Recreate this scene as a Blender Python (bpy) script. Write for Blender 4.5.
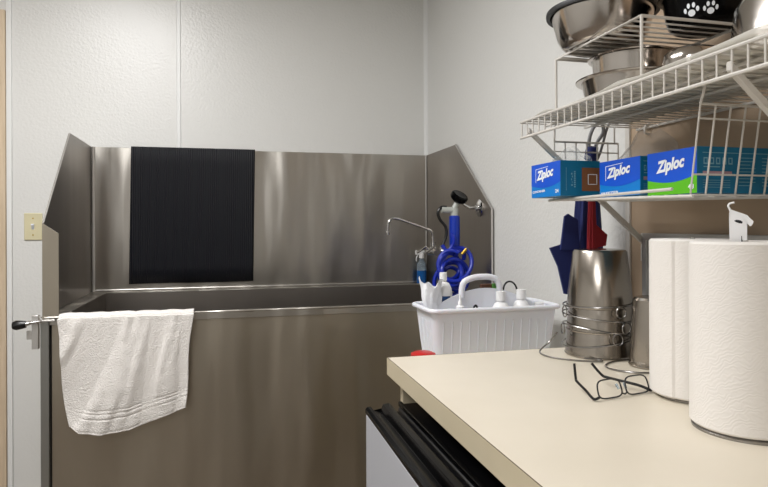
import bpy, bmesh, math, random
from mathutils import Vector, Matrix, noise
C = bpy.context.scene
for o in list(bpy.data.objects): bpy.data.objects.remove(o)
R = math.radians
# ------------------------------------------------------------------ camera
F, YAW, ROLL, CY, EYE = 608.9, 14.19, -0.0036, -18.1, 1.2
cam = bpy.data.objects.new('camera', bpy.data.cameras.new('camera'))
C.collection.objects.link(cam); C.camera = cam
cam.data.sensor_width = 36; cam.data.lens = F/768*36; cam.data.shift_y = CY/768
cam.data.clip_start = .02
cam.matrix_world = (Matrix.Translation((0,0,EYE)) @ Matrix.Rotation(R(-YAW),4,'Z')
                    @ Matrix.Rotation(R(90),4,'X') @ Matrix.Rotation(ROLL,4,'Z'))
# ------------------------------------------------------------------ world, lights, exposure
W = bpy.data.worlds.new('world'); C.world = W; W.use_nodes = True
W.node_tree.nodes['Background'].inputs[0].default_value = (.9,.95,1,1)
W.node_tree.nodes['Background'].inputs[1].default_value = .05
C.view_settings.view_transform = 'Standard'; C.view_settings.look = 'None'
C.view_settings.exposure = 0.0; C.view_settings.gamma = 1
LAMPS = [(-.55,1.35,32), (-1.0,-.9,27)]
for lx, ly, e in LAMPS:
    l = bpy.data.lights.new('ceiling_lamp_light','AREA'); l.shape='RECTANGLE'; l.size=.55; l.size_y=1.15
    l.energy = e; l.color = (1,.99,.985)
    lo = bpy.data.objects.new('ceiling_lamp_light', l); lo.location=(lx,ly,2.44); C.collection.objects.link(lo)
# ------------------------------------------------------------------ materials
def lin(c): return tuple(((v/255)/12.92 if v<=10.3 else (((v/255)+.055)/1.055)**2.4) for v in c)
M = {}
def mat(name, rgb, rough=.5, metal=0, **k):
    m = bpy.data.materials.new(name); m.use_nodes=True
    b = m.node_tree.nodes['Principled BSDF']
    b.inputs['Base Color'].default_value = (*lin(rgb),1); b.inputs['Roughness'].default_value=rough
    b.inputs['Metallic'].default_value=metal
    for kk,v in k.items(): b.inputs[kk.replace('_',' ')].default_value=v
    M[name]=m; return m
def noise_bump(m, scale, strength, dist=.002, stretch=(1,1,1), col=None, detail=3, rough=None):
    nt=m.node_tree; b=nt.nodes['Principled BSDF']
    tc=nt.nodes.new('ShaderNodeTexCoord'); mp=nt.nodes.new('ShaderNodeMapping'); mp.inputs['Scale'].default_value=stretch
    n=nt.nodes.new('ShaderNodeTexNoise'); n.inputs['Scale'].default_value=scale; n.inputs['Detail'].default_value=detail
    nt.links.new(tc.outputs['Object'],mp.inputs[0]); nt.links.new(mp.outputs[0],n.inputs['Vector'])
    bp=nt.nodes.new('ShaderNodeBump'); bp.inputs['Strength'].default_value=strength; bp.inputs['Distance'].default_value=dist
    nt.links.new(n.outputs[0],bp.inputs['Height'])
    if strength: nt.links.new(bp.outputs[0],b.inputs['Normal'])
    if col:
        r=nt.nodes.new('ShaderNodeValToRGB')
        r.color_ramp.elements[0].position=.3; r.color_ramp.elements[1].position=.7
        r.color_ramp.elements[0].color=(*lin(col[0]),1); r.color_ramp.elements[1].color=(*lin(col[1]),1)
        nt.links.new(n.outputs[0],r.inputs[0]); nt.links.new(r.outputs[0],b.inputs['Base Color'])
    if rough:
        r=nt.nodes.new('ShaderNodeMapRange'); r.inputs[3].default_value=rough[0]; r.inputs[4].default_value=rough[1]
        nt.links.new(n.outputs[0],r.inputs[0]); nt.links.new(r.outputs[0],b.inputs['Roughness'])
    return m
noise_bump(mat('wall_white',(226,226,223),.3),95,.6,.0022)
noise_bump(mat('trim_white',(236,237,236),.35),60,.02)
noise_bump(mat('tan_board',(176,154,130),.55),30,.06,.001)
noise_bump(mat('door_beige',(214,193,166),.5),8,.05,.001,(8,8,.6),col=((205,184,156),(220,200,174)))
noise_bump(mat('floor_vinyl',(120,108,96),.5),12,.03,col=((104,94,84),(122,110,98)))
noise_bump(mat('ceiling_white',(232,230,224),.8),60,.3)
def steel(name, rgb, rough, stretch, rr, wave=.045):
    m=noise_bump(mat(name,rgb,rough,1),14,.03,.0006,stretch,rough=rr,detail=4)
    nt=m.node_tree; b=nt.nodes['Principled BSDF']; b1=b.inputs['Normal'].links[0].from_node
    tc=nt.nodes.new('ShaderNodeTexCoord'); mp=nt.nodes.new('ShaderNodeMapping'); mp.inputs['Scale'].default_value=(3.2,3.2,.7)
    n=nt.nodes.new('ShaderNodeTexNoise'); n.inputs['Scale'].default_value=1.6; n.inputs['Detail'].default_value=1.5
    b2=nt.nodes.new('ShaderNodeBump'); b2.inputs['Strength'].default_value=1; b2.inputs['Distance'].default_value=wave
    nt.links.new(tc.outputs['Object'],mp.inputs[0]); nt.links.new(mp.outputs[0],n.inputs['Vector']); nt.links.new(n.outputs[0],b2.inputs['Height'])
    nt.links.new(b2.outputs[0],b1.inputs['Normal'])
    return m
steel('steel_v',(184,180,173),.34,(14,14,.25),(.26,.40))
steel('steel_front',(176,168,154),.4,(12,12,.3),(.34,.46))
steel('steel_dark',(158,152,146),.35,(10,10,.4),(.32,.42),.006)
steel('steel_edge',(205,203,200),.28,(6,6,1),(.25,.4),.004)
M['steel_edge'].node_tree.nodes['Principled BSDF'].inputs['Metallic'].default_value=.75
noise_bump(mat('steel_bowl',(196,190,184),.16,1),6,.03,.0006,(1,1,14),rough=(.1,.22))
noise_bump(mat('steel_pail',(166,159,150),.2,1),8,.02,.0005,(8,8,.4),rough=(.14,.3))
steel('steel_post',(150,150,146),.4,(10,10,3),(.3,.5),.01)
M['steel_post'].node_tree.nodes['Principled BSDF'].inputs['Metallic'].default_value=.85
mat('chrome',(215,215,215),.1,1)
mat('wire_steel',(150,148,146),.25,1)
noise_bump(mat('wire_white',(208,204,197),.4),40,.02)
noise_bump(mat('black_plastic',(16,16,17),.32),200,.1,.0003)
noise_bump(mat('black_rubber',(20,20,22),.5),120,.1,.0003)
noise_bump(mat('black_gloss',(6,6,7),.2,Specular_IOR_Level=.3,IOR=1.3),30,.01)
noise_bump(mat('laminate',(218,208,191),.38),5,.015,.0005,col=((218,209,191),(226,217,200)),detail=6)
noise_bump(mat('laminate_edge',(196,184,158),.45),5,.01,.0005,(1,1,1),col=((192,180,153),(200,188,162)))
mat('seam_brown',(92,78,60),.6)
noise_bump(mat('fridge_grey',(176,178,184),.38),90,.05,.0003,(1,1,.2))
noise_bump(mat('plastic_white',(232,233,240),.35,Subsurface_Weight=.08),60,.02)
noise_bump(mat('plastic_cap',(240,240,240),.35),60,.02)
noise_bump(mat('paper_white',(226,222,217),.9),1,0)
noise_bump(mat('tissue',(238,240,244),.7),60,.4,.003)
noise_bump(mat('switch_ivory',(216,208,172),.4),60,.02)
noise_bump(mat('blue_plastic',(14,52,170),.3),40,.02)
noise_bump(mat('blue_hose',(18,44,168),.3),40,.02)
mat('label_blue',(30,80,140),.5)
mat('red_plastic',(190,24,22),.35)
mat('green_pack',(70,130,50),.5); mat('brown_pack',(96,62,46),.5)
noise_bump(mat('umbrella_navy',(22,34,92),.75),90,.2,.001)
noise_bump(mat('umbrella_red',(140,14,28),.75),90,.2,.001)
mat('grey_plastic',(138,138,140),.45)
mat('frame_grey',(186,185,182),.4,.5); mat('board_grey',(205,203,199),.4)
mat('card_teal',(8,108,146),.45); mat('card_azure',(0,122,204),.4); mat('card_royal',(6,82,205),.4)
mat('card_navy',(6,50,92),.45); mat('card_green',(92,184,30),.4); mat('card_white',(236,240,244),.45)
mat('card_kraft',(132,84,52),.8); mat('card_text',(120,170,190),.5); mat('card_pink',(170,140,150),.5)
mat('lens',(255,255,255),.02,Transmission_Weight=1,IOR=1.02,Alpha=.25)
mat('clear_bottle',(214,232,244),.12,Transmission_Weight=.8,IOR=1.3)
mat('blue_liquid',(34,110,190),.1,Transmission_Weight=.35)
m=mat('bag_clear',(235,238,240),.12,Transmission_Weight=.6,IOR=1.05,Alpha=.3)
noise_bump(m,30,.6,.006)
noise_bump(mat('liner',(232,229,220),.35,Alpha=.82),30,.1,.001)
noise_bump(mat('valve_grey',(186,190,184),.35),30,.02)
mat('gold',(190,160,70),.3,1)
mat('diffuser',(255,255,255),.5,Emission_Color=(1,.99,.985,1),Emission_Strength=4)
# ribbed rubber mat
m=mat('ribbed_rubber',(9,11,20),.55,Specular_IOR_Level=.35); nt=m.node_tree
tc=nt.nodes.new('ShaderNodeTexCoord'); wv=nt.nodes.new('ShaderNodeTexWave'); wv.inputs['Scale'].default_value=34; wv.inputs['Distortion'].default_value=1.6
wv.inputs['Detail'].default_value=1; wv.inputs['Detail Scale'].default_value=.3
mp=nt.nodes.new('ShaderNodeMapping'); mp.inputs['Scale'].default_value=(1,.01,.12); nt.links.new(tc.outputs['Object'],mp.inputs[0]); nt.links.new(mp.outputs[0],wv.inputs[0])
bp=nt.nodes.new('ShaderNodeBump'); bp.inputs['Strength'].default_value=.8; bp.inputs['Distance'].default_value=.002
nt.links.new(wv.outputs[0],bp.inputs['Height']); nt.links.new(bp.outputs[0],nt.nodes['Principled BSDF'].inputs['Normal'])
# terry towel
m=mat('terry',(232,228,223),.95,Sheen_Weight=.3); nt=m.node_tree
noise_bump(m,260,.9,.004,detail=2)
# quilted paper: embossed waves
m=M['paper_white']; nt=m.node_tree; b=nt.nodes['Principled BSDF']
tc=nt.nodes.new('ShaderNodeTexCoord'); wv=nt.nodes.new('ShaderNodeTexWave'); wv.wave_type='RINGS'; wv.inputs['Scale'].default_value=60; wv.inputs['Distortion'].default_value=14
wv.inputs['Detail'].default_value=1.5; wv.inputs['Detail Scale'].default_value=1.2
nt.links.new(tc.outputs['Object'],wv.inputs[0])
bp=nt.nodes.new('ShaderNodeBump'); bp.inputs['Strength'].default_value=.22; bp.inputs['Distance'].default_value=.0008
nt.links.new(wv.outputs[0],bp.inputs['Height']); nt.links.new(bp.outputs[0],b.inputs['Normal'])
# ------------------------------------------------------------------ helpers
def place(o, parent):
    C.collection.objects.link(o)
    if parent:
        bpy.context.view_layer.update()
        o.parent = parent; o.matrix_parent_inverse = parent.matrix_world.inverted()
def thing(name, loc, label, cat, group=None):
    o = bpy.data.objects.new(name, None); o.location = loc; o.empty_display_size=.02
    C.collection.objects.link(o); bpy.context.view_layer.update()
    return tag(o,label,cat,group)
def tag(o, label=None, cat=None, group=None, kind=None):
    if label: o['label']=label
    if cat: o['category']=cat
    if group: o['group']=group
    if kind: o['kind']=kind
    return o
def obj(name, bm, m, parent=None, smooth=True, angle=35, bevel=0, sub=0, solid=0):
    bmesh.ops.recalc_face_normals(bm, faces=bm.faces)
    me = bpy.data.meshes.new(name); 
    c = Vector((0,0,0))
    if not parent and bm.verts:
        xs=[v.co for v in bm.verts]
        c = Vector(((min(v.x for v in xs)+max(v.x for v in xs))/2,(min(v.y for v in xs)+max(v.y for v in xs))/2,min(v.z for v in xs)))
        bmesh.ops.translate(bm, verts=bm.verts, vec=-c)
    if bevel:
        bmesh.ops.remove_doubles(bm, verts=bm.verts, dist=1e-6)
    bm.to_mesh(me); bm.free()
    for p in me.polygons: p.use_smooth = smooth
    if smooth: me.set_sharp_from_angle(angle=R(angle))
    ms = m if isinstance(m,(list,tuple)) else [m]
    for x in ms: me.materials.append(M[x])
    o = bpy.data.objects.new(name, me); o.location = c
    place(o, parent)
    if solid:
        s=o.modifiers.new('solid','SOLIDIFY'); s.thickness=solid; s.offset=0
    if bevel:
        s=o.modifiers.new('bevel','BEVEL'); s.width=bevel; s.segments=2; s.limit_method='ANGLE'; s.angle_limit=R(40)
    if sub:
        s=o.modifiers.new('sub','SUBSURF'); s.levels=sub; s.render_levels=sub
    return o
def NB(): return bmesh.new()
def box(bm, x0,x1,y0,y1,z0,z1, mi=0):
    vs=[bm.verts.new((x,y,z)) for x in (x0,x1) for y in (y0,y1) for z in (z0,z1)]
    for f in ((0,1,3,2),(4,6,7,5),(0,4,5,1),(2,3,7,6),(0,2,6,4),(1,5,7,3)):
        bm.faces.new([vs[i] for i in f]).material_index=mi
    return bm
def B(*a): return box(NB(),*a)
def prism(bm, pts, vec, mi=0):
    vec=Vector(vec); a=[bm.verts.new(p) for p in pts]; b=[bm.verts.new(Vector(p)+vec) for p in pts]; n=len(pts)
    bm.faces.new(a).material_index=mi; bm.faces.new(b[::-1]).material_index=mi
    for i in range(n): bm.faces.new((a[i],a[(i+1)%n],b[(i+1)%n],b[i])).material_index=mi
    return bm
def tube(bm, pts, r, n=8, closed=False, cap=True, mi=0):
    pts=[Vector(p) for p in pts]; N=len(pts); rs = r if isinstance(r,(list,tuple)) else [r]*N
    rings=[]; up=None
    for i,p in enumerate(pts):
        if closed: t=(pts[(i+1)%N]-pts[i-1]).normalized()
        else: t=((pts[min(i+1,N-1)]-p).normalized()+(p-pts[max(i-1,0)]).normalized())
        if t.length<1e-6: t=(pts[min(i+1,N-1)]-pts[max(i-1,0)])
        t.normalize()
        if up is None:
            up=Vector((0,0,1)) if abs(t.z)<.9 else Vector((1,0,0))
        up=(up-t*up.dot(t)); 
        if up.length<1e-4: up=t.orthogonal()
        up.normalize(); s=t.cross(up)
        rings.append([bm.verts.new(p+(up*math.cos(2*math.pi*k/n)+s*math.sin(2*math.pi*k/n))*rs[i]) for k in range(n)])
    for i in range(N if closed else N-1):
        a,b=rings[i],rings[(i+1)%N]
        off=0
        if closed and i==N-1:
            off=min(range(n),key=lambda q:(a[0].co-b[q].co).length)
        for k in range(n): bm.faces.new((a[k],a[(k+1)%n],b[(k+1+off)%n],b[(k+off)%n])).material_index=mi
    if cap and not closed: bm.faces.new(rings[0][::-1]).material_index=mi; bm.faces.new(rings[-1]).material_index=mi
    return bm
def smooth_path(pts, k=6, closed=False):
    pts=[Vector(p) for p in pts]; out=[]; N=len(pts)
    for i in range(N if closed else N-1):
        g=(lambda j: pts[j%N]) if closed else (lambda j: pts[max(0,min(N-1,j))])
        p0,p1,p2,p3=g(i-1),g(i),g(i+1),g(i+2)
        for s in range(k):
            t=s/k
            out.append(.5*((2*p1)+(-p0+p2)*t+(2*p0-5*p1+4*p2-p3)*t*t+(-p0+3*p1-3*p2+p3)*t**3))
    if not closed: out.append(pts[-1])
    return out
def lathe(bm, prof, c=(0,0,0), n=48, axis=None, mi=0, sx=1, sy=1):
    """prof: (radius, z) list; closed on the axis where radius is 0."""
    c=Vector(c); q=Vector((0,0,1)).rotation_difference(Vector(axis).normalized()) if axis else None
    rings=[]
    for r,z in prof:
        if r<1e-7:
            v=Vector((0,0,z)); v=q@v if q else v; rings.append([bm.verts.new(c+v)])
        else:
            ring=[]
            for k in range(n):
                v=Vector((r*sx*math.cos(2*math.pi*k/n),r*sy*math.sin(2*math.pi*k/n),z)); v=q@v if q else v
                ring.append(bm.verts.new(c+v))
            rings.append(ring)
    for a,b in zip(rings,rings[1:]):
        for k in range(n):
            k2=(k+1)%n
            if len(a)==1 and len(b)==1: break
            if len(a)==1: f=bm.faces.new((a[0],b[k2],b[k]))
            elif len(b)==1: f=bm.faces.new((a[k],a[k2],b[0]))
            else: f=bm.faces.new((a[k],a[k2],b[k2],b[k]))
            f.material_index=mi
    return bm
def cyl(bm, a, b, r, n=24, mi=0, r2=None):
    a=Vector(a); b=Vector(b); L=(b-a).length
    return lathe(bm,[(0,0),(r,0),(r if r2 is None else r2,L),(0,L)],a,n,axis=(b-a),mi=mi)
def grid(fn, nu, nv, bm=None):
    bm=bm or NB(); V=[[bm.verts.new(fn(i/nu,j/nv)) for j in range(nv+1)] for i in range(nu+1)]
    for i in range(nu):
        for j in range(nv): bm.faces.new((V[i][j],V[i+1][j],V[i+1][j+1],V[i][j+1]))
    return bm
def text(bm, s, o, u, v, h, width=None, shear=0, bold=.02, mi=0, depth=.0003):
    """lettering laid on a plane: o = lower left corner, u,v = unit directions."""
    cu=bpy.data.curves.new('t','FONT'); cu.body=s; cu.size=1; cu.offset=bold; cu.resolution_u=4; cu.shear=shear
    to=bpy.data.objects.new('t',cu); C.collection.objects.link(to); bpy.context.view_layer.update()
    me=bpy.data.meshes.new_from_object(to.evaluated_get(bpy.context.evaluated_depsgraph_get()))
    xs=[p.co.x for p in me.vertices]; x0,x1=min(xs),max(xs)
    k=h/.7; kw = k if width is None else width/(x1-x0)
    o=Vector(o);u=Vector(u);v=Vector(v); n=u.cross(v)
    vs=[bm.verts.new(o+u*(p.co.x-x0)*kw+v*p.co.y*k+n*depth) for p in me.vertices]
    for p in me.polygons:
        try: bm.faces.new([vs[i] for i in p.vertices]).material_index=mi
        except ValueError: pass
    bpy.data.objects.remove(to); bpy.data.curves.remove(cu); bpy.data.meshes.remove(me)
    return bm
def S(name, bm, m, **k): return tag(obj(name,bm,m,**k),kind='structure')
Z=lambda h: h+EYE
# ------------------------------------------------------------------ room shell
WX, WY = .94, 2.85
X0, Y0, H = -2.3, -2.6, 2.5
S('floor',B(X0,WX+.1,Y0,WY+.1,-.1,0),'floor_vinyl',smooth=False)
S('ceiling',B(X0,WX+.1,Y0,WY+.1,H,H+.1),'ceiling_white',smooth=False)
S('wall_back',B(X0,WX+.1,WY,WY+.1,0,H),'wall_white',smooth=False)
S('wall_right',B(WX,WX+.1,Y0,WY,0,H),'wall_white',smooth=False)
S('wall_left',B(X0-.1,X0,Y0,WY+.1,0,H),'wall_white',smooth=False)
S('wall_front',B(X0,WX+.1,Y0-.1,Y0,0,H),'wall_white',smooth=False)
S('dark_reflection_slab',B(-.5,.35,Y0,Y0+.04,.01,2.05),'seam_brown',bevel=.003)  # unseen dark slab, added to vary the reflections in the tub steel
S('trim_1',prism(NB(),[(-.229,WY,.1),(-.225,WY-.004,.1),(-.213,WY-.004,.1),(-.209,WY,.1)],(0,0,H-.1)),'trim_white')
S('trim_2',prism(NB(),[(WX,WY,.1),(WX-.016,WY,.1),(WX-.004,WY-.004,.1),(WX,WY-.016,.1)],(0,0,H-.1)),'trim_white')
S('trim_3',B(-.901,-.881,WY-.012,WY,0,H),'trim_white',bevel=.002)
S('trim_4',B(WX-.008,WX,-.6,1.286,Z(-.285),H),'tan_board',bevel=.001)
S('baseboard_back',B(-.892,WX,WY-.012,WY,0,.1),'laminate_edge',bevel=.002)
d=S('door_1',B(-1.72,-.93,WY-.03,WY-.002,.01,2.06),'door_beige',bevel=.002)
obj('door_frame',box(box(B(-.93,-.902,WY-.02,WY-.001,0,2.1),-1.76,-.93,WY-.02,WY-.001,2.068,2.11),-1.76,-1.73,WY-.02,WY-.001,0,2.068),'door_beige',d,bevel=.002)
obj('door_handle',lathe(NB(),[(0,0),(.03,0),(.03,.008),(.012,.012),(.012,.04),(.026,.05),(.026,.066),(0,.072)],(-1.66,WY-.03,1),axis=(0,-1,0)),'chrome',d)
for lx,ly,e in LAMPS:
    t=thing('ceiling_light',(lx,ly,H),'white ceiling light panel '+('nearer the steel tub' if ly>0 else 'farther from the steel tub'),'ceiling light')
    fr=NB()
    for a in ((-.32,.32,-.62,-.59),(-.32,.32,.59,.62),(-.32,-.29,-.59,.59),(.29,.32,-.59,.59)): box(fr,lx+a[0],lx+a[1],ly+a[2],ly+a[3],H-.04,H-.0005)
    obj('light_frame',fr,'trim_white',t,smooth=False)
    obj('diffuser',B(lx-.289,lx+.289,ly-.589,ly+.589,H-.025,H-.015),'diffuser',t,smooth=False)
# ------------------------------------------------------------------ light switch
t=thing('light_switch',(-.803,WY,Z(-.057)),'ivory toggle light switch plate on white wall left of the tub','light switch')
obj('plate',B(-.838,-.768,WY-.006,WY,Z(-.057),Z(.057)),'switch_ivory',t,bevel=.003)
obj('toggle',prism(NB(),[(-.808,WY-.006,Z(-.012)),(-.808,WY-.006,Z(.012)),(-.808,WY-.016,Z(.012)),(-.808,WY-.018,Z(.006))],(.01,0,0)),'plastic_white',t)
for dz in(-.035,.035): obj('screw',cyl(NB(),(-.803,WY-.0055,Z(dz)),(-.803,WY-.0075,Z(dz)),.003,12),'gold',t)
# ------------------------------------------------------------------ grooming tub
XL, XR, YB, YF = -.558, .931, 2.825, 2.078; XLB=-.574; xl=lambda y: XL+(XLB-XL)*(y-YF)/(YB-YF)
RIM=Z(-.279); TOP=Z(.340)
t=thing('grooming_tub',(0.19,2.45,0),'long stainless steel pet grooming tub with tall backsplash in the corner','tub')
# back panel
obj('back_panel',B(XLB+.002,XR-.003,YB,YB+.006,RIM,TOP),'steel_v',t,bevel=.001)
lp=[(YB+.006,TOP),(2.433,TOP),(YF,Z(.011)),(YF,RIM),(YB+.006,RIM)]
obj('left_panel',prism(NB(),[(xl(y)-.004,y,z) for y,z in lp],(.005,0,0)),'steel_dark',t)
rp=[(YB+.006,TOP),(2.433,TOP+.002),(2.065,Z(.059)),(2.065,RIM),(YB+.006,RIM)]
obj('right_panel',prism(NB(),[(XR-.002,y,z) for y,z in rp],(.006,0,0)),'steel_dark',t)
e=NB()
tube(e,[(XR-.001,2.433,TOP+.002),(XR-.001,2.065,Z(.059)),(XR-.001,2.065,RIM)],.0035,6)
obj('panel_edge',e,'steel_edge',t)
obj('panel_edge',tube(NB(),[(xl(YB),YB,TOP),(xl(2.433),2.433,TOP),(XL,YF,Z(.011))],.0022,6),'steel_edge',t)
obj('corner_seam',tube(NB(),[(XLB+.010,YB-.005,RIM),(XLB+.010,YB-.005,TOP)],.006,8),'steel_edge',t)
obj('corner_seam',tube(NB(),[(XR-.006,YB-.003,RIM),(XR-.006,YB-.003,TOP)],.0025,8),'steel_edge',t)
obj('bottom_seam',tube(NB(),[(XLB+.01,YB-.002,RIM+.006),(XR-.01,YB-.002,RIM+.006)],.0018,8),'steel_edge',t)
obj('flange',prism(NB(),[(XL-.003,YF-.003,RIM),(XL-.003,YF-.003,Z(.011)),(XL+.043,YF-.003,Z(-.022)),(XL+.043,YF-.003,RIM)],(0,.004,0)),'steel_front',t)  # darker steel colour here stands in for a tan reflection
# ledge around the basin + basin
L=NB(); xi0,xi1,yi0,yi1=XL+.05,XR-.05,YF+.012,YB-.045
for a in ((XLB,XR,yi1,YB,),(XLB+.004,xi0,YF+.01,yi1),(xi1,XR,YF+.01,yi1)): box(L,a[0],a[1],a[2],a[3],RIM-.004,RIM)
obj('rim_ledge',L,'steel_v',t,bevel=.001)
bz=Z(-.72); bs=NB()
for a in ((xi0-.003,xi1+.003,yi1,yi1+.003),(xi0-.003,xi1+.003,yi0-.003,yi0),(xi0-.003,xi0,yi0,yi1),(xi1,xi1+.003,yi0,yi1)): box(bs,a[0],a[1],a[2],a[3],bz,RIM-.004)
box(bs,xi0,xi1,yi0,yi1,bz-.003,bz)
obj('basin',bs,'steel_dark',t,smooth=False)
# front: rolled rim and panel
obj('front_rim',box(tube(NB(),[(XL+.002,YF,RIM-.003),(XR,YF,RIM-.003)],.0048,12),XL+.002,XR,YF-.003,YF+.004,RIM-.026,RIM-.006),'steel_v',t,bevel=.001)
obj('front_panel',B(XL+.022,XR,YF+.002,YF+.008,.08,RIM-.01),'steel_front',t,smooth=False)
obj('side_panel',B(XL-.004,XL,YF,YB,.08,RIM),'steel_front',t,smooth=False)
obj('corner_post',B(XL-.007,XL+.017,YF-.012,YF+.016,.0,RIM-.012),'steel_post',t,bevel=.002)
for x,y in((XL+.02,YB-.02),(XR-.03,YB-.02),(XR-.03,YF+.03)): obj('leg',B(x-.016,x+.016,y-.016,y+.016,0,.1),'steel_edge',t,bevel=.002)
l=obj('latch',box(box(B(XL-.030,XL-.012,YF-.014,YF+.004,Z(-.375),Z(-.272)),XL-.046,XL-.030,YF-.008,YF,Z(-.345),Z(-.318)),XL-.04,XL+.035,YF-.018,YF-.012,Z(-.292),Z(-.286)),'steel_edge',t,bevel=.001)
obj('lever',tube(NB(),[(XL+.0,YF-.02,Z(-.288)),(XL-.03,YF-.02,Z(-.292)),(XL-.046,YF-.024,Z(-.297))],[.004,.0055,.007],12),'chrome',l)
obj('knob',lathe(NB(),[(0,0),(.010,0),(.0125,.010),(.0150,.026),(.011,.036),(0,.039)],(XL-.042,YF-.024,Z(-.296)),24,axis=(-1,0,-.06)),'black_plastic',l)
# ------------------------------------------------------------------ rubber mat over the backsplash
def matf(x0,x1,yo):
    b=NB()
    prof=[(YB-.003,Z(-.250)),(YB-.003,Z(-.05)),(YB-.003,Z(.15)),(YB-.003,TOP),(YB-.0015,TOP+.0035),(YB+.003,TOP+.005),(YB+.0085,TOP+.0035),(YB+.010,TOP),(YB+.010,Z(.12)),(YB+.010,Z(-.1))]
    def f(u,v):
        i=v*(len(prof)-1); k=min(int(i),len(prof)-2); a,c=prof[k],prof[k+1]; w=i-k
        y=a[0]+(c[0]-a[0])*w; z=a[1]+(c[1]-a[1])*w
        sk=-.010*(1-min(1,max(0,(z-Z(-.25))/(TOP-Z(-.25)))))
        return Vector((x0+(x1-x0)*u+sk, y-(.0015*math.sin(u*19)**2*(TOP-z)/.6 if k<3 else 0), z+.001*math.sin(u*7)*(k<1)))
    return grid(f,40,27,b)
tag(obj('rubber_mat',matf(-.414,.111,0),'ribbed_rubber',solid=.004),'black ribbed rubber mat draped over the top of the steel backsplash','mat')
# ------------------------------------------------------------------ towel over the front rim
def towel():
    random.seed(4)
    bx=[(0,-.478,-.606),(.08,-.452,-.628),(.25,-.395,-.638),(.5,-.305,-.630),(.75,-.225,-.604),(1,-.142,-.572)]
    def lerp(u):
        for a,b in zip(bx,bx[1:]):
            if u<=b[0]+1e-9:
                w=(u-a[0])/(b[0]-a[0]); return a[1]+(b[1]-a[1])*w, a[2]+(b[2]-a[2])*w
    def f(u,v):
        tx=-.513+.398*u; th=-.280+.0025*abs(math.sin(u*17))+.003*abs(noise.noise(Vector((u*9,0,0))))
        ex,eh=lerp(u)
        if v<.2:        # inside the tub
            w=1-v/.2; y=YF+.020+.002*w; return Vector((tx+.004*math.sin(u*20)*w, y, Z(th-.006-.16*w)))
        if v<.32:       # over the rim
            a=(v-.2)/.12*math.pi; return Vector((tx, YF+.001+.019*math.cos(a), Z(th-.006+.012*math.sin(a))))
        w=(v-.32)/.68
        x=tx+(ex-tx)*w; h=th-.006+(eh-th)*w
        if u<.02: x-=.006*math.sin(w*3.1)
        # soft folds that start at the rim and fan towards the lower left
        s=u+.42*w*(1-u)
        amp=.003+.020*min(1,w*1.6)*(1-.45*w)
        dy=amp*(noise.noise(Vector((s*6.5,w*.8,1.3)))*1.3+.5*noise.noise(Vector((s*12,w*1.0,5.1))))
        dy+=.003*(1-w)**2*noise.noise(Vector((s*24,w*2.5,8)))
        dy+=.0012*noise.noise(Vector((u*16,w*10,2)))
        dy-=.0016*sum(math.exp(-((w-q)/.006)**2) for q in (.795,.825,.87))
        dy-=.0014*math.exp(-((w-.985)/.012)**2)
        return Vector((x+.004*math.sin(w*6+u*9), YF-.022-abs(dy)*.55-dy*.9-.005*w-.008, Z(h)))
    return grid(f,130,190)
tag(obj('hand_towel',towel(),'terry',solid=.005),'white terry hand towel hanging over the front rim of the steel tub','towel')
# ------------------------------------------------------------------ faucet
fx,fy=.885,2.60
t=thing('faucet',(XR,fy,Z(-.12)),'chrome swivel spout faucet in the right back corner of the tub','faucet')
b=lathe(NB(),[(0,0),(.03,0),(.03,.006),(.014,.01),(.014,.04),(0,.04)],(XR-.002,fy,Z(-.118)),axis=(-1,0,0))
cyl(b,(fx,fy-.055,Z(-.12)),(fx,fy+.05,Z(-.12)),.015); cyl(b,(fx,fy,Z(-.12)),(fx,fy,Z(-.075)),.013)
obj('valve_body',b,'chrome',t)
sp=smooth_path([(fx,fy,Z(-.09)),(fx-.002,fy,Z(-.05)),(fx-.012,fy,Z(-.025)),(.84,fy,Z(-.012)),(.76,fy,Z(.016)),(.712,fy,Z(.030)),(.688,fy,Z(.026)),(.677,fy,Z(.008)),(.675,fy,Z(-.03))],6)
obj('spout',lathe(tube(NB(),sp,.0062,12),[(0,0),(.009,0),(.010,.012),(.0065,.016)],(.675,fy,Z(-.042)),20),'chrome',t)
for s in(-1,1):
    obj('lever_handle',tube(NB(),[(fx,fy+s*.045,Z(-.12)),(fx-.02,fy+s*.05,Z(-.10)),(fx-.06,fy+s*.052,Z(-.125))],[.010,.008,.006],10),'chrome',t)
# ------------------------------------------------------------------ spray wand with coiled hose
hx,hy=.80,2.17
t=thing('wall_hook',(XR,2.17,Z(.04)),'chrome wall bracket holding the blue sprayer on the right tub panel','hook')
obj('flange',lathe(NB(),[(0,0),(.033,0),(.033,.005),(.024,.010),(.012,.012),(.011,.02),(0,.022)],(XR-.002,2.17,Z(.065)),32,axis=(-1,0,0)),'chrome',t)
obj('arm',tube(NB(),smooth_path([(XR-.02,2.17,Z(.065)),(.89,2.17,Z(.066)),(.87,2.17,Z(.074)),(.845,2.17,Z(.092)),(.832,2.17,Z(.10))],5),.006,10),'chrome',t)
wx,wy=.822,2.17
t=thing('sprayer',(wx,wy,Z(-.28)),'blue handled sprayer with coiled blue hose hanging in the tub corner','sprayer')
g=lathe(NB(),[(0,-.125),(.014,-.122),(.0195,-.11),(.0205,-.06),(.020,0),(.017,.004),(0,.005)],(wx+.002,wy,Z(.032)),24)
obj('grip',g,'blue_plastic',t)
v=cyl(NB(),(wx+.002,wy,Z(.034)),(wx+.002,wy,Z(.064)),.015); cyl(v,(wx+.004,wy,Z(.056)),(wx-.05,wy,Z(.058)),.012)
cyl(v,(wx-.004,wy,Z(.056)),(wx+.018,wy,Z(.094)),.0105)
obj('valve',v,'valve_grey',t)
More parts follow.
